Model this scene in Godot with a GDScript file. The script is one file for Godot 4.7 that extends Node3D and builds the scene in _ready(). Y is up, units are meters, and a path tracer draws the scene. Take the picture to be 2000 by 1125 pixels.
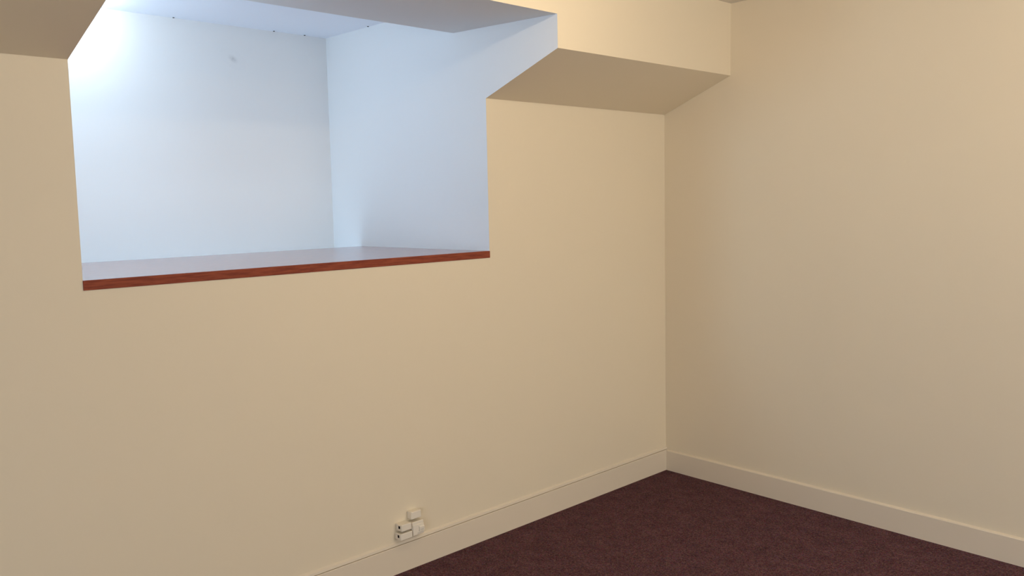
extends Node3D
# Corner of a basement office: a deep light-well niche cut through a sloped bulkhead in the back wall,
# a plain wall on the right, dark carpet, painted baseboards and a cluster of small data outlets.
# Back wall plane z = 0 (room at z > 0), corner at x = 0, floor near y = 0.

const H := 2.4537            # ceiling
const FLOOR_Y := 0.0065
const H1 := 1.9485           # bulkhead underside where it meets the wall
const H2 := 2.1048           # bulkhead underside at its front
const DEEP := 0.4204         # bulkhead depth
const H3 := 2.2367           # niche lintel, front
const H3B := 2.2533          # niche lintel, back
const WALL := 0.2048         # thickness of the back wall
const XL := -3.0145          # niche sides
const XR := -1.3132
const SPLAY := 0.0187
const ND := 1.2382           # niche depth
const NH := 2.3795           # niche ceiling
const NB := 0.90             # bottom of the well behind the shelf
const SHELF_Y := 1.2903
const SHELF_T := 0.0301
const SHELF_D := 0.9842
const SKEW := -0.07415       # right wall runs along (SKEW, 0, 1)
const X0 := -7.6
const Z1 := 5.2
const T := 0.12

var M := {}


func _ready() -> void:
	var cam := Camera3D.new()
	cam.name = "camera"
	cam.fov = rad_to_deg(2.0 * atan(562.5 / 1729.803))
	cam.near = 0.05
	cam.far = 60.0
	cam.transform = Transform3D(Basis(Vector3.UP, -0.78348) * Basis(Vector3.RIGHT, -0.09644) * Basis(Vector3.BACK, -0.02105), Vector3(-3.98276, 1.5, 2.8151))
	add_child(cam)
	cam.current = true

	var env := Environment.new()
	env.background_mode = Environment.BG_COLOR
	env.background_color = Color(0.55, 0.68, 0.85)
	env.background_energy_multiplier = 0.5
	env.ambient_light_source = Environment.AMBIENT_SOURCE_DISABLED
	env.tonemap_mode = Environment.TONE_MAPPER_LINEAR
	env.tonemap_exposure = 1.03
	env.sdfgi_enabled = true
	env.ssao_enabled = true
	env.ssil_enabled = true
	var we := WorldEnvironment.new()
	we.name = "world_environment"
	we.environment = env
	add_child(we)

	# light: energies of the batten over the room, the well window and the two room windows behind the camera
#L0
	var battens := [[Vector3(-1.85, H, 1.12), Color(1.0, 0.84, 0.65).linear_to_srgb(), 0.36], [Vector3(-1.10, H, 2.60), Color(1.0, 0.84, 0.65).linear_to_srgb(), 0.38]]
	var door_light := [Color(1.0, 1.0, 1.0).linear_to_srgb(), 4.6]
	var room_window := [Color(0.70, 0.80, 1.0).linear_to_srgb(), 9.5]
	var niche_window := [Color(0.49, 0.73, 1.0).linear_to_srgb(), 0.84]
	var uplight := [Color(0.53, 0.74, 1.0).linear_to_srgb(), 0.34]
	var globe := [Color(0.84, 0.94, 1.0).linear_to_srgb(), 0.088]
#L1

	make_materials()
	build_room()
	build_niche()
	build_baseboards()
	build_shelf()
	build_outlets()
	for b in battens:
		build_batten(b[0], b[1], b[2], "just in front of the bulkhead" if b[0].z < 2.0 else "in the middle of the room")
	window_unit("door_1", "frosted glazed double door in the wall behind the camera", Vector3(-1.3, 1.06, Z1), PI, 1.6, 2.08, door_light[0], door_light[1], 0.25)
	window_unit("window_1", "wide low frosted window in the end wall beside the camera", Vector3(X0, 1.1, 3.95), PI / 2.0, 2.4, 1.8, room_window[0], room_window[1], 0.25)
	window_unit("window_2", "small high frosted window in the hidden side wall of the niche", Vector3(XL, 2.02, -0.47), PI / 2.0, 0.48, 0.64, niche_window[0], niche_window[1], 0.4)
	build_uplight(uplight[0], uplight[1])
	build_globe(Vector3(-2.59, NH, -1.10), globe[0], globe[1])


# ---------------------------------------------------------------- helpers

func new_st() -> SurfaceTool:
	var st := SurfaceTool.new()
	st.begin(Mesh.PRIMITIVE_TRIANGLES)
	return st


func tri(st: SurfaceTool, a: Vector3, b: Vector3, c: Vector3, n: Vector3) -> void:
	# front faces run clockwise seen from the side that n points to
	var p := [a, b, c]
	if (c - a).cross(b - a).dot(n) < 0.0:
		p = [a, c, b]
	for v in p:
		st.set_normal(n)
		st.add_vertex(v)


func face(st: SurfaceTool, pts: Array, toward: Vector3) -> void:
	# a flat polygon, its front on the side of "toward"
	var n := Vector3.ZERO
	for i in pts.size():
		n += (pts[i] as Vector3).cross(pts[(i + 1) % pts.size()])
	n = n.normalized()
	if n.dot(toward) < 0.0:
		n = -n
	if pts.size() <= 4:
		for i in range(1, pts.size() - 1):
			tri(st, pts[0], pts[i], pts[i + 1], n)
		return
	var u: Vector3 = ((pts[1] as Vector3) - pts[0]).normalized()
	var v := n.cross(u)
	var flat := PackedVector2Array()
	for p in pts:
		flat.append(Vector2((p as Vector3).dot(u), (p as Vector3).dot(v)))
	var ids := Geometry2D.triangulate_polygon(flat)
	for i in range(0, ids.size(), 3):
		tri(st, pts[ids[i]], pts[ids[i + 1]], pts[ids[i + 2]], n)


func loft(st: SurfaceTool, a: Array, b: Array, cap_a: SurfaceTool = null, cap_b: SurfaceTool = null) -> void:
	# a solid between two like polygons
	var ca := Vector3.ZERO
	var cb := Vector3.ZERO
	for i in a.size():
		ca += a[i] / float(a.size())
		cb += b[i] / float(b.size())
	var ax := cb - ca
	face(st if cap_a == null else cap_a, a, -ax)
	face(st if cap_b == null else cap_b, b, ax)
	var area := Vector3.ZERO
	for i in a.size():
		area += ((a[i] as Vector3) - ca).cross((a[(i + 1) % a.size()] as Vector3) - ca)
	var turn := signf(area.dot(ax))
	for i in a.size():
		var j := (i + 1) % a.size()
		var e: Vector3 = (a[j] as Vector3) - a[i]
		face(st, [a[i], a[j], b[j], b[i]], e.cross(ax) * turn)


func box(st: SurfaceTool, lo: Vector3, hi: Vector3) -> void:
	var a := [Vector3(lo.x, lo.y, lo.z), Vector3(lo.x, hi.y, lo.z), Vector3(lo.x, hi.y, hi.z), Vector3(lo.x, lo.y, hi.z)]
	var b := []
	for p in a:
		b.append(Vector3(hi.x, p.y, p.z))
	loft(st, a, b)


func chamfer_box(st: SurfaceTool, lo: Vector3, hi: Vector3, c: float, hole := Rect2()) -> void:
	# box with every edge cut; a hole (z, y, width, height) may open its -x face
	var mid := (lo + hi) / 2.0
	for ax in 3:
		for s in [-1.0, 1.0]:
			var u := (ax + 1) % 3
			var v := (ax + 2) % 3
			var f := []
			for k in [[-1, -1], [1, -1], [1, 1], [-1, 1]]:
				var p := Vector3.ZERO
				p[ax] = lo[ax] if s < 0 else hi[ax]
				p[u] = lo[u] + c if k[0] < 0 else hi[u] - c
				p[v] = lo[v] + c if k[1] < 0 else hi[v] - c
				f.append(p)
			var out := Vector3.ZERO
			out[ax] = s
			if ax == 0 and s < 0 and hole.size.x > 0.0:
				var z0 := hole.position.x
				var y0 := hole.position.y
				var q := []
				for p in f:
					q.append(Vector3(lo.x, y0 if p.y < mid.y else y0 + hole.size.y, z0 if p.z < mid.z else z0 + hole.size.x))
				for i in 4:
					face(st, [f[i], f[(i + 1) % 4], q[(i + 1) % 4], q[i]], out)
			else:
				face(st, f, out)
	for ax in 3:
		var u := (ax + 1) % 3
		var v := (ax + 2) % 3
		for su in [-1.0, 1.0]:
			for sv in [-1.0, 1.0]:
				var f := []
				for k in [[0, 0], [1, 0], [1, 1], [0, 1]]:
					var p := Vector3.ZERO
					p[ax] = lo[ax] + c if k[0] == 0 else hi[ax] - c
					var eu := c if k[1] == 0 else 0.0
					var ev := 0.0 if k[1] == 0 else c
					p[u] = lo[u] + eu if su < 0 else hi[u] - eu
					p[v] = lo[v] + ev if sv < 0 else hi[v] - ev
					f.append(p)
				var out := Vector3.ZERO
				out[u] = su
				out[v] = sv
				face(st, f, out)
	for sx in [-1.0, 1.0]:
		for sy in [-1.0, 1.0]:
			for sz in [-1.0, 1.0]:
				var s := Vector3(sx, sy, sz)
				var f := []
				for k in 3:
					var p := Vector3.ZERO
					for ax in 3:
						var e := 0.0 if ax == k else c
						p[ax] = lo[ax] + e if s[ax] < 0 else hi[ax] - e
					f.append(p)
				face(st, f, s)


func build(called: String, parts: Array, parent: Node = self) -> MeshInstance3D:
	# parts: [surface tool, material, surface tool, material, ...]
	var mesh := ArrayMesh.new()
	for i in range(0, parts.size(), 2):
		mesh = (parts[i] as SurfaceTool).commit(mesh)
		mesh.surface_set_material(i / 2, parts[i + 1])
	var o := MeshInstance3D.new()
	o.name = called
	o.mesh = mesh
	o.cast_shadow = GeometryInstance3D.SHADOW_CASTING_SETTING_ON
	parent.add_child(o, true)
	return o


func structure(o: Node3D, label: String, category: String) -> Node3D:
	o.set_meta("kind", "structure")
	o.set_meta("label", label)
	o.set_meta("category", category)
	return o


func thing(called: String, label: String, category: String, at: Vector3, group := "") -> Node3D:
	var o := Node3D.new()
	o.name = called
	add_child(o, true)
	o.position = at
	o.set_meta("label", label)
	o.set_meta("category", category)
	if group != "":
		o.set_meta("group", group)
	return o


# ---------------------------------------------------------------- materials

func paint(c: Color, rough: float) -> StandardMaterial3D:
	var m := StandardMaterial3D.new()
	m.albedo_color = c
	m.roughness = rough
	m.metallic_specular = 0.35
	return m


func peel_texture(seed_: int, freq: float) -> ImageTexture:
	var n := FastNoiseLite.new()
	n.seed = seed_
	n.frequency = freq
	n.fractal_octaves = 4
	var img := n.get_seamless_image(512, 512)
	img.convert(Image.FORMAT_RGBA8)
	img.bump_map_to_normal_map(1.0)
	return ImageTexture.create_from_image(img)


func add_peel(m: StandardMaterial3D, tex: Texture2D, scale: float, strength: float) -> void:
	m.normal_enabled = true
	m.normal_texture = tex
	m.normal_scale = strength
	m.uv1_triplanar = true
	m.uv1_world_triplanar = true
	m.uv1_scale = Vector3.ONE * scale


func make_materials() -> void:
	var peel := peel_texture(11, 0.03)
	M.cream = paint(Color8(228, 214, 186), 0.62)
	add_peel(M.cream, peel, 2.5, 0.10)
	M.white = paint(Color8(226, 226, 224), 0.6)
	add_peel(M.white, peel, 2.5, 0.10)
	M.ceiling = paint(Color8(226, 218, 204), 0.8)
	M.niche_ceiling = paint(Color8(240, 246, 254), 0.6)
	M.gloss = paint(Color8(222, 208, 184), 0.42)
	M.gloss_white = paint(Color8(232, 230, 224), 0.4)
	M.plastic = paint(Color8(232, 222, 202), 0.38)
	M.plastic_shade = paint(Color8(214, 205, 188), 0.42)
	M.hole = paint(Color8(40, 30, 30), 0.7)
	M.screw = paint(Color8(70, 66, 62), 0.5)
	M.steel = paint(Color8(235, 235, 232), 0.45)

	# niche back wall: white paint with one faint grey scuff
	var W := 1024
	var Hh := 1024
	var img := Image.create(W, Hh, false, Image.FORMAT_RGB8)
	var base := Color8(226, 226, 224)
	img.fill(base)
	var n := FastNoiseLite.new()
	n.seed = 5
	n.frequency = 0.05
	var ctr := Vector2((-1.8256 - XL) / (XR - XL) * W, (NH - 2.222) / (NH - NB) * Hh)
	for y in range(int(ctr.y) - 40, int(ctr.y) + 40):
		for x in range(int(ctr.x) - 40, int(ctr.x) + 40):
			var d := Vector2(x - ctr.x, (y - ctr.y) * 0.87).rotated(-0.5)
			var k := exp(-(d.x * d.x / 130.0 + d.y * d.y / 45.0)) * (0.75 + 0.5 * n.get_noise_2d(x * 2.0, y * 2.0))
			img.set_pixel(x, y, base.darkened(clampf(k, 0.0, 1.0) * 0.13))
	M.scuffed = paint(Color.WHITE, 0.6)
	M.scuffed.albedo_texture = ImageTexture.create_from_image(img)

	# carpet: dark plum-brown loop pile with flecks
	var rng := RandomNumberGenerator.new()
	rng.seed = 77
	var cs := 768
	var carpet := Image.create(cs, cs, false, Image.FORMAT_RGB8)
	var relief := Image.create(cs, cs, false, Image.FORMAT_RGBA8)
	var big := FastNoiseLite.new()
	big.seed = 3
	big.frequency = 0.012
	var tones := [Color8(100, 69, 76), Color8(110, 75, 78), Color8(95, 75, 72), Color8(107, 63, 70), Color8(92, 69, 84), Color8(116, 86, 80), Color8(80, 56, 58)]
	var cell := 3
	for cy in cs / cell:
		for cx in cs / cell:
			var c: Color = tones[rng.randi() % tones.size()]
			var f := 1.0 + 0.10 * big.get_noise_2d(cx * cell, cy * cell) + rng.randf_range(-0.14, 0.14)
			for j in cell:
				for i in cell:
					var e := 0.86 if (i == 0 or j == 0) else 1.0
					var q := c * f * e * rng.randf_range(0.94, 1.06)
					q.a = 1.0
					carpet.set_pixel(cx * cell + i, cy * cell + j, q)
					var h := (0.35 if (i == 0 or j == 0) else 0.8) + rng.randf_range(-0.15, 0.15)
					relief.set_pixel(cx * cell + i, cy * cell + j, Color(h, h, h))
	relief.bump_map_to_normal_map(3.0)
	M.carpet = paint(Color.WHITE, 0.95)
	M.carpet.metallic_specular = 0.1
	M.carpet.albedo_texture = ImageTexture.create_from_image(carpet)
	add_peel(M.carpet, ImageTexture.create_from_image(relief), 0.9, 0.8)

	# varnished reddish hardwood, grain along x
	var ww := 1024
	var wh := 256
	var wood := Image.create(ww, wh, false, Image.FORMAT_RGB8)
	var grain := FastNoiseLite.new()
	grain.seed = 21
	grain.frequency = 0.01
	grain.fractal_octaves = 4
	for y in wh:
		for x in ww:
			var g := grain.get_noise_2d(x * 0.9, y * 9.0)
			var streak := grain.get_noise_2d(x * 1.6 + 700.0, y * 34.0)
			var fig := grain.get_noise_2d(x * 3.0, y * 2.0 + 400.0)
			var c := Color8(146, 76, 54).lerp(Color8(112, 52, 40), clampf(0.35 + 0.8 * g + 0.25 * fig, 0.0, 1.0))
			c = c.lerp(Color8(162, 90, 56), clampf(0.6 * streak + 0.4 * fig, 0.0, 0.6))
			wood.set_pixel(x, y, c)
	M.wood = paint(Color.WHITE, 0.32)
	M.wood.clearcoat_enabled = true
	M.wood.clearcoat = 1.0
	M.wood.clearcoat_roughness = 0.20
	M.wood.metallic_specular = 0.5
	M.wood_edge = paint(Color.WHITE, 0.55)
	M.wood_edge.metallic_specular = 0.2
	M.wood.albedo_texture = ImageTexture.create_from_image(wood)
	M.wood.uv1_triplanar = true
	M.wood.uv1_world_triplanar = true
	M.wood.uv1_triplanar_sharpness = 8.0
	M.wood.uv1_scale = Vector3(1.1, 4.0, 4.0)
	M.wood_edge.albedo_texture = M.wood.albedo_texture
	M.wood_edge.uv1_triplanar = true
	M.wood_edge.uv1_world_triplanar = true
	M.wood_edge.uv1_scale = Vector3(0.9, 5.0, 5.0)


# ---------------------------------------------------------------- the room

func right_x(z: float) -> float:
	return SKEW * z


func reveal_x(z: float) -> float:      # right side of the niche
	return XR - SPLAY * minf(z, 0.0)


func build_room() -> void:
	# floor and ceiling
	var st := new_st()
	box(st, Vector3(X0 - T, FLOOR_Y - 0.10, -WALL), Vector3(0.15, FLOOR_Y, Z1 + T))
	structure(build("floor", [st, M.carpet]), "dark plum-brown carpet covering the floor of the room", "carpet")
	st = new_st()
	box(st, Vector3(X0 - T, H, -WALL), Vector3(0.15, H + T, Z1 + T))
	structure(build("ceiling", [st, M.ceiling]), "off-white room ceiling just visible above the corner", "ceiling")

	# back wall: left of, below and right of the niche opening
	st = new_st()
	var wt := new_st()
	var yb := FLOOR_Y - 0.10
	loft(st, rect_yz(X0 - T, yb, H, -WALL, 0.0), rect_yz(XL, yb, H, -WALL, 0.0), null, wt)
	var below := []
	var below_end := []
	for p in rect_yz(XL, yb, SHELF_Y - SHELF_T, -WALL, 0.0):
		below.append(p)
		below_end.append(Vector3(reveal_x(p.z), p.y, p.z))
	loft(st, below, below_end)
	var ra := [Vector3(XR + SPLAY * WALL, yb, -WALL), Vector3(XR + SPLAY * WALL, H, -WALL), Vector3(XR, H, 0.0), Vector3(XR, yb, 0.0)]
	var rb := [Vector3(right_x(-WALL), yb, -WALL), Vector3(right_x(-WALL), H, -WALL), Vector3(0.0, H, 0.0), Vector3(0.0, yb, 0.0)]
	loft(st, ra, rb, wt)
	structure(build("wall_back", [st, M.cream, wt, M.white]), "cream back wall with the recessed niche cut into it", "wall")

	# right wall, and the plaster lump near its top corner
	st = new_st()
	var a := []
	var b := []
	for q in [[-WALL, yb], [Z1 + T, yb], [Z1 + T, H], [-WALL, H]]:
		a.append(Vector3(right_x(q[0]), q[1], q[0]))
		b.append(Vector3(right_x(q[0]) + T, q[1], q[0]))
	loft(st, a, b)
	var wr := build("wall_right", [st, M.cream])
	structure(wr, "plain cream wall on the far side of the corner, above the carpet", "wall")

	# left and front walls, out of view
	st = new_st()
	box(st, Vector3(X0 - T, yb, 0.0), Vector3(X0, H, 2.75))
	box(st, Vector3(X0 - T, yb, 5.15), Vector3(X0, H, Z1 + T))
	box(st, Vector3(X0 - T, yb, 2.75), Vector3(X0, 0.2, 5.15))
	box(st, Vector3(X0 - T, 2.0, 2.75), Vector3(X0, H, 5.15))
	structure(build("wall_left", [st, M.cream]), "cream end wall of the room with the wide window", "wall")
	st = new_st()
	var fx := right_x(Z1)
	box(st, Vector3(X0, yb, Z1), Vector3(-2.1, H, Z1 + T))
	box(st, Vector3(-0.5, yb, Z1), Vector3(fx, H, Z1 + T))
	box(st, Vector3(-2.1, yb, Z1), Vector3(-0.5, 0.02, Z1 + T))
	box(st, Vector3(-2.1, 2.1, Z1), Vector3(-0.5, H, Z1 + T))
	structure(build("wall_front", [st, M.cream]), "cream wall with the glazed door behind the camera", "wall")

	# bulkhead with a sloping underside; the lintel over the niche sits higher
	st = new_st()
	wt = new_st()
	loft(st, bulk(X0), bulk(XL), null, wt)
	var e := bulk(XR)
	var f := []
	for p in e:
		f.append(Vector3(right_x(p.z), p.y, p.z))
	loft(st, e, f, wt)
	var la := [Vector3(XL, H3B, -WALL), Vector3(XL, H3, DEEP), Vector3(XL, H, DEEP), Vector3(XL, H, -WALL)]
	var lb := []
	for p in la:
		lb.append(Vector3(reveal_x(p.z), p.y, p.z))
	face(wt, [la[0], la[1], lb[1], lb[0]], Vector3.DOWN)
	face(wt, [la[0], la[3], lb[3], lb[0]], Vector3.FORWARD)
	face(st, [la[1], la[2], lb[2], lb[1]], Vector3.BACK)
	face(st, [la[2], la[3], lb[3], lb[2]], Vector3.UP)
	structure(build("ceiling_bulkhead", [st, M.cream, wt, M.white]), "boxed cream bulkhead with a sloping underside along the top of the back wall", "bulkhead")


func rect_yz(x: float, y0: float, y1: float, z0: float, z1: float) -> Array:
	return [Vector3(x, y0, z0), Vector3(x, y1, z0), Vector3(x, y1, z1), Vector3(x, y0, z1)]


func bulk(x: float) -> Array:
	return [Vector3(x, H1, 0.0), Vector3(x, H2, DEEP), Vector3(x, H, DEEP), Vector3(x, H, 0.0)]


func build_niche() -> void:
	var xr := XR + SPLAY * ND
	# back of the niche, with its own coordinates for the scuff
	var st := new_st()
	var q := [Vector3(XL, NB, -ND), Vector3(XL, NH, -ND), Vector3(xr, NH, -ND), Vector3(xr, NB, -ND)]
	for i in [0, 1, 2, 0, 2, 3]:
		st.set_normal(Vector3.BACK)
		st.set_uv(Vector2((q[i].x - XL) / (XR - XL), (NH - q[i].y) / (NH - NB)))
		st.add_vertex(q[i])
	var body := new_st()
	box(body, Vector3(XL - T, NB - T, -ND - T), Vector3(xr + T, NH + T, -ND - 0.0005))
	structure(build("wall_niche_back", [st, M.scuffed, body, M.white]), "white back wall of the niche with a faint grey scuff high up", "wall")
	# right side, splayed
	st = new_st()
	var a := [Vector3(xr, NB, -ND), Vector3(xr, NH + T, -ND), Vector3(reveal_x(-WALL), NH + T, -WALL), Vector3(reveal_x(-WALL), NB, -WALL)]
	var b := []
	for p in a:
		b.append(p + Vector3(T, 0, 0))
	loft(st, a, b)
	structure(build("wall_niche_right", [st, M.white]), "white side wall of the niche at the shelf's far end", "wall")
	# left side, with a small high window near the back
	st = new_st()
	var w0 := Vector2(-0.71, 1.70)
	var w1 := Vector2(-0.23, 2.34)
	box(st, Vector3(XL - T, NB, -ND), Vector3(XL, w0.y, -WALL))
	box(st, Vector3(XL - T, w1.y, -ND), Vector3(XL, NH + T, -WALL))
	box(st, Vector3(XL - T, w0.y, -ND), Vector3(XL, w1.y, w0.x))
	box(st, Vector3(XL - T, w0.y, w1.x), Vector3(XL, w1.y, -WALL))
	structure(build("wall_niche_left", [st, M.white]), "white side wall of the niche hidden behind the near edge of the opening", "wall")
	# bottom of the well
	st = new_st()
	box(st, Vector3(XL - T, NB - T, -ND), Vector3(xr + T, NB, -WALL))
	structure(build("floor_niche", [st, M.white]), "white bottom of the niche below the wooden shelf", "ledge")
	# ceiling panel with its screws
	st = new_st()
	box(st, Vector3(XL, NH, -ND), Vector3(xr, NH + T, -WALL))
	var c := build("ceiling_niche", [st, M.niche_ceiling])
	structure(c, "smooth white ceiling panel of the niche held by small dark screws", "ceiling")
	for p in [Vector3(-2.1169, NH, -ND + 0.010), Vector3(-1.6007, NH, -ND + 0.010), Vector3(-1.4239, NH, -ND + 0.010), Vector3(reveal_x(-0.84) - 0.010, NH, -0.8387)]:
		var s := new_st()
		dome(s, p, 0.0048, 0.0035, 10)
		build("screw", [s, M.screw], c)


func dome(st: SurfaceTool, at: Vector3, r: float, h: float, n: int) -> void:
	# a low screw head hanging below "at"
	var rings := [[r, 0.0], [r, h * 0.35], [r * 0.7, h * 0.85], [0.0, h]]
	for k in 3:
		for i in n:
			var t0 := TAU * i / n
			var t1 := TAU * (i + 1) / n
			var p := []
			for e in [[k, t0], [k, t1], [k + 1, t1], [k + 1, t0]]:
				p.append(at + Vector3(cos(e[1]) * rings[e[0]][0], -rings[e[0]][1], sin(e[1]) * rings[e[0]][0]))
			var out := Vector3(cos((t0 + t1) / 2.0), -0.8, sin((t0 + t1) / 2.0))
			if k == 2:
				p = [p[0], p[1], p[2]]
			face(st, p, out)


func profile_run(st: SurfaceTool, prof: Array, place: Callable, s0: float, s1: float) -> void:
	var a := []
	var b := []
	for p in prof:
		a.append(place.call(p[0], p[1], s0))
		b.append(place.call(p[0], p[1], s1))
	loft(st, a, b)


func build_baseboards() -> void:
	var y0 := FLOOR_Y
	# back wall: a board, a fine joint and a slim cover strip above it
	var back := func(o: float, y: float, s: float) -> Vector3: return Vector3(s, y, o)
	var board := new_st()
	profile_run(board, [[0.0, y0], [0.012, y0], [0.012, 0.1190], [0.0108, 0.1208], [0.0, 0.1208]], back, X0, right_x(0.0) - 0.0005)
	var o := build("baseboard_back", [board, M.gloss])
	structure(o, "cream baseboard with a slim cover strip along the back wall", "baseboard")
	var strip := new_st()
	profile_run(strip, [[0.0, 0.1232], [0.0092, 0.1232], [0.0072, 0.1325], [0.0, 0.1385]], back, X0, right_x(0.0) - 0.0005)
	build("cover_strip", [strip, M.gloss], o)
	var gap := new_st()
	profile_run(gap, [[0.0, 0.1208], [0.001, 0.1208], [0.001, 0.1232], [0.0, 0.1232]], back, X0, right_x(0.0) - 0.0005)
	build("joint", [gap, M.gloss], o)
	# right wall: a plain board with a bevelled top
	var nrm := Vector3(-1.0, 0.0, SKEW).normalized()
	var right := func(off: float, y: float, s: float) -> Vector3: return Vector3(right_x(s), y, s) + nrm * off
	var rb := new_st()
	profile_run(rb, [[0.0, y0], [0.012, y0], [0.012, 0.1140], [0.009, 0.1175], [0.0, 0.1215]], right, 0.013, Z1)
	structure(build("baseboard_right", [rb, M.gloss]), "plain cream baseboard with bevelled top along the right wall", "baseboard")


func build_shelf() -> void:
	var t := thing("shelf", "long varnished reddish-brown wooden shelf filling the bottom of the niche", "shelf", Vector3((XL + XR) / 2.0, SHELF_Y - SHELF_T, 0.0))
	var st := new_st()
	var c := 0.0012
	var y0 := 0.0
	var y1 := SHELF_T
	var dx := t.position.x
	var prof := [[-0.009, y0], [-0.009, y1], [-SHELF_D, y1], [-SHELF_D, y0]]
	var a := []
	var b := []
	for p in prof:
		a.append(Vector3(XL - dx, p[1], p[0]))
		b.append(Vector3(reveal_x(p[0]) - dx, p[1], p[0]))
	loft(st, a, b)
	build("board", [st, M.wood], t)
	# solid lipping along the front
	st = new_st()
	a = []
	b = []
	for p in [[0.0035, y0 + c], [0.0035, y1 - c], [0.0035 - c, y1], [-0.009, y1], [-0.009, y0], [0.0035 - c, y0]]:
		a.append(Vector3(XL - dx, p[1], p[0]))
		b.append(Vector3(reveal_x(p[0]) - dx, p[1], p[0]))
	loft(st, a, b)
	build("edge_lip", [st, M.wood_edge], t)


# ---------------------------------------------------------------- outlets above the baseboard

func outlet_box(t: Node3D, size: Vector3, with_port: bool) -> void:
	var st := new_st()
	var lo := Vector3(-size.x / 2.0, 0.0, 0.0)
	var hi := Vector3(size.x / 2.0, size.y, size.z)
	if with_port:
		var hole := Rect2(size.z * 0.46, size.y * 0.36, 0.0105, 0.0115)
		chamfer_box(st, lo, hi, 0.0022, hole)
		build("body", [st, M.plastic], t)
		var p := new_st()
		var z0 := hole.position.x
		var z1 := hole.end.x
		var y0 := hole.position.y
		var y1 := hole.end.y
		var d := 0.012
		face(p, [Vector3(lo.x, y0, z0), Vector3(lo.x, y0, z1), Vector3(lo.x + d, y0, z1), Vector3(lo.x + d, y0, z0)], Vector3.UP)
		face(p, [Vector3(lo.x, y1, z0), Vector3(lo.x, y1, z1), Vector3(lo.x + d, y1, z1), Vector3(lo.x + d, y1, z0)], Vector3.DOWN)
		face(p, [Vector3(lo.x, y0, z0), Vector3(lo.x, y1, z0), Vector3(lo.x + d, y1, z0), Vector3(lo.x + d, y0, z0)], Vector3.BACK)
		face(p, [Vector3(lo.x, y0, z1), Vector3(lo.x, y1, z1), Vector3(lo.x + d, y1, z1), Vector3(lo.x + d, y0, z1)], Vector3.FORWARD)
		face(p, [Vector3(lo.x + d, y0, z0), Vector3(lo.x + d, y1, z0), Vector3(lo.x + d, y1, z1), Vector3(lo.x + d, y0, z1)], Vector3.LEFT)
		build("port", [p, M.hole], t).set_meta("label", "dark open port")
	else:
		chamfer_box(st, lo, hi, 0.0022)
		build("body", [st, M.plastic], t)


func build_outlets() -> void:
	var g := "small cream outlet boxes above the baseboard"
	var t := thing("junction_box", "small blank cream box, topmost of the outlet cluster above the baseboard", "junction box", Vector3(-1.7885, 0.2195, 0.0), g)
	outlet_box(t, Vector3(0.051, 0.031, 0.030), false)
	t = thing("data_outlet", "upper of the two cream side-entry outlets with a dark port", "outlet", Vector3(-1.8475, 0.1870, 0.0), g)
	outlet_box(t, Vector3(0.0510, 0.0275, 0.040), true)
	t = thing("data_outlet", "lower of the two cream side-entry outlets, just above the baseboard", "outlet", Vector3(-1.8490, 0.1515, 0.0), g)
	outlet_box(t, Vector3(0.0590, 0.0270, 0.040), true)

	# larger socket under the blank box: body, face plate, hooded jack, lower label ledge
	t = thing("wall_socket", "taller cream socket with a raised jack beside the two side-entry outlets", "socket", Vector3(-1.7835, 0.1490, 0.0), g)
	var st := new_st()
	chamfer_box(st, Vector3(-0.0300, 0.0, 0.0), Vector3(0.0300, 0.0585, 0.032), 0.0025)
	build("body", [st, M.plastic], t)
	st = new_st()
	chamfer_box(st, Vector3(-0.0280, 0.003, 0.0315), Vector3(0.0285, 0.0465, 0.0355), 0.0014)
	build("face_plate", [st, M.plastic], t)
	st = new_st()
	# the jack, its top sloped like a hood
	var a := []
	var b := []
	for p in [[0.0350, 0.017], [0.0415, 0.017], [0.0415, 0.0335], [0.0375, 0.0385], [0.0350, 0.0385]]:
		a.append(Vector3(0.0015, p[1], p[0]))
		b.append(Vector3(0.0265, p[1], p[0]))
	loft(st, a, b)
	var jack := build("jack", [st, M.plastic], t)
	st = new_st()
	chamfer_box(st, Vector3(0.006, 0.0195, 0.0410), Vector3(0.022, 0.0265, 0.0420), 0.0004)
	build("shutter", [st, M.plastic_shade], jack)
	st = new_st()
	chamfer_box(st, Vector3(-0.006, 0.0065, 0.0350), Vector3(0.0255, 0.0125, 0.0368), 0.0006)
	build("label_strip", [st, M.plastic_shade], t)


# ---------------------------------------------------------------- lamps and windows

func glow(c: Color, e: float) -> StandardMaterial3D:
	var m := StandardMaterial3D.new()
	m.albedo_color = Color(0.9, 0.9, 0.9)
	m.emission_enabled = true
	m.emission = c
	m.emission_energy_multiplier = e
	return m


func build_batten(at: Vector3, c: Color, energy: float, where: String) -> void:
	var t := thing("ceiling_light", "white fluorescent batten light on the room ceiling " + where, "ceiling light", at, "batten lights on the ceiling")
	var st := new_st()
	chamfer_box(st, Vector3(-0.62, -0.035, -0.035), Vector3(0.62, 0.0, 0.035), 0.006)
	build("housing", [st, M.steel], t)
	var cyl := CylinderMesh.new()
	cyl.top_radius = 0.013
	cyl.bottom_radius = 0.013
	cyl.height = 1.18
	cyl.radial_segments = 20
	cyl.material = glow(c, 1.0)
	var tube := MeshInstance3D.new()
	tube.name = "tube"
	tube.mesh = cyl
	tube.rotation.z = PI / 2.0
	tube.position.y = -0.052
	t.add_child(tube, true)
	for i in 6:
		var l := OmniLight3D.new()
		l.name = "tube_light"
		l.light_color = c
		l.light_energy = energy / 6.0
		l.light_size = 0.014
		l.omni_range = 14.0
		l.omni_attenuation = 2.0
		l.shadow_enabled = true
		l.position = Vector3(-0.5 + 0.2 * i, -0.082, 0.0)
		t.add_child(l, true)


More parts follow.
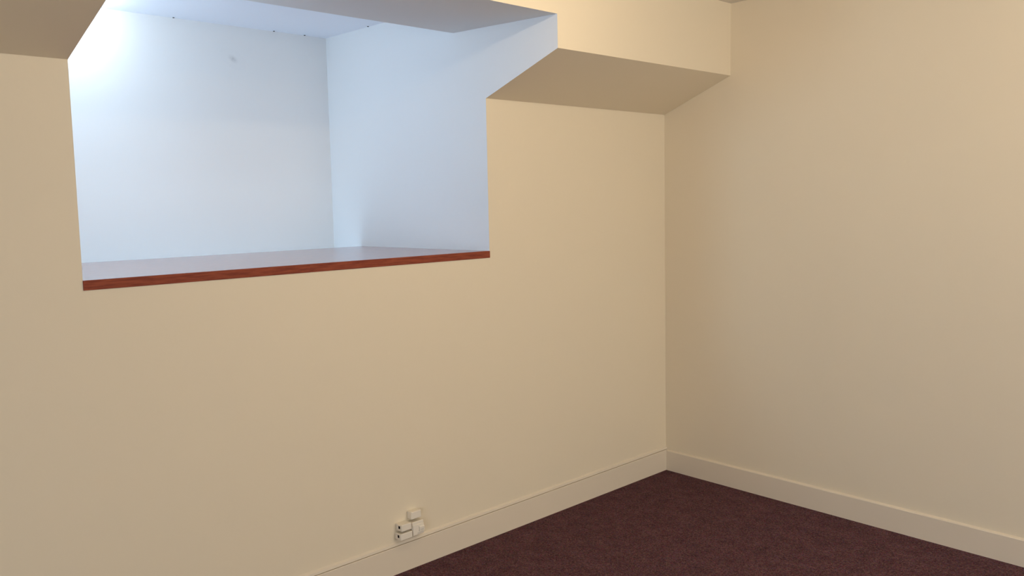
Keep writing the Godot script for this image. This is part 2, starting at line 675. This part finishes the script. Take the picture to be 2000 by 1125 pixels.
func frame(st: SurfaceTool, w: float, h: float, b: float, d0: float, d1: float) -> void:
	# four bars round a w x h opening, lying in x-y, from depth d0 to d1
	box(st, Vector3(-w / 2, -h / 2, d0), Vector3(-w / 2 + b, h / 2, d1))
	box(st, Vector3(w / 2 - b, -h / 2, d0), Vector3(w / 2, h / 2, d1))
	box(st, Vector3(-w / 2 + b, -h / 2, d0), Vector3(w / 2 - b, -h / 2 + b, d1))
	box(st, Vector3(-w / 2 + b, h / 2 - b, d0), Vector3(w / 2 - b, h / 2, d1))


func window_unit(called: String, label: String, at: Vector3, turn: float, w: float, h: float, c: Color, energy: float, shine: float) -> void:
	# local +z faces the room
	var t := thing(called, label, "window", at)
	t.rotation.y = turn
	t.set_meta("kind", "structure")
	var st := new_st()
	frame(st, w, h, 0.035, -0.06, -0.01)
	build("window_frame", [st, M.gloss_white], t)
	var pane := new_st()
	box(pane, Vector3(-w / 2 + 0.035, -h / 2 + 0.035, -0.040), Vector3(w / 2 - 0.035, h / 2 - 0.035, -0.034))
	build("pane", [pane, glow(c, shine)], t)
	var l := AreaLight3D.new()
	l.name = "window_light"
	l.area_size = Vector2(w - 0.08, h - 0.08)
	l.light_color = c
	l.light_energy = energy
	l.area_range = 14.0
	l.shadow_enabled = true
	l.position = Vector3(0, 0, -0.008)
	l.rotation.y = PI          # lights shine along their own -z
	t.add_child(l, true)


func build_uplight(c: Color, energy: float) -> void:
	# a slim strip lamp on the bottom of the well, hidden by the shelf
	var t := thing("panel_light", "flat white panel lamp lying below the wooden shelf in the niche", "panel light", Vector3((XL + XR) / 2.0, NB, -0.97))
	var st := new_st()
	chamfer_box(st, Vector3(-0.80, 0.0, -0.26), Vector3(0.80, 0.03, 0.26), 0.004)
	build("housing", [st, M.steel], t)
	st = new_st()
	box(st, Vector3(-0.79, 0.0295, -0.25), Vector3(0.79, 0.034, 0.25))
	build("diffuser", [st, glow(c, 0.3)], t)
	var l := AreaLight3D.new()
	l.name = "panel_light_lamp"
	l.area_size = Vector2(1.58, 0.49)
	l.light_color = c
	l.light_energy = energy
	l.area_range = 8.0
	l.shadow_enabled = true
	l.position = Vector3(0, 0.038, 0)
	l.rotation.x = PI / 2.0
	t.add_child(l, true)


func build_globe(at: Vector3, c: Color, energy: float) -> void:
	var t := thing("globe_light", "small round white lamp on the niche ceiling behind the near edge of the opening", "lamp", at)
	var rose := CylinderMesh.new()
	rose.top_radius = 0.035
	rose.bottom_radius = 0.03
	rose.height = 0.02
	rose.radial_segments = 32
	rose.material = M.steel
	var o := MeshInstance3D.new()
	o.name = "rose"
	o.mesh = rose
	o.position.y = -0.01
	t.add_child(o, true)
	var ball := SphereMesh.new()
	ball.radius = 0.03
	ball.height = 0.06
	ball.radial_segments = 32
	ball.rings = 16
	ball.material = glow(c, 1.0)
	o = MeshInstance3D.new()
	o.name = "bulb"
	o.mesh = ball
	o.position.y = -0.045
	t.add_child(o, true)
	var l := OmniLight3D.new()
	l.name = "globe_lamp"
	l.light_color = c
	l.light_energy = energy
	l.light_size = 0.027
	l.omni_range = 6.0
	l.omni_attenuation = 2.0
	l.shadow_enabled = true
	l.position.y = -0.045
	t.add_child(l, true)
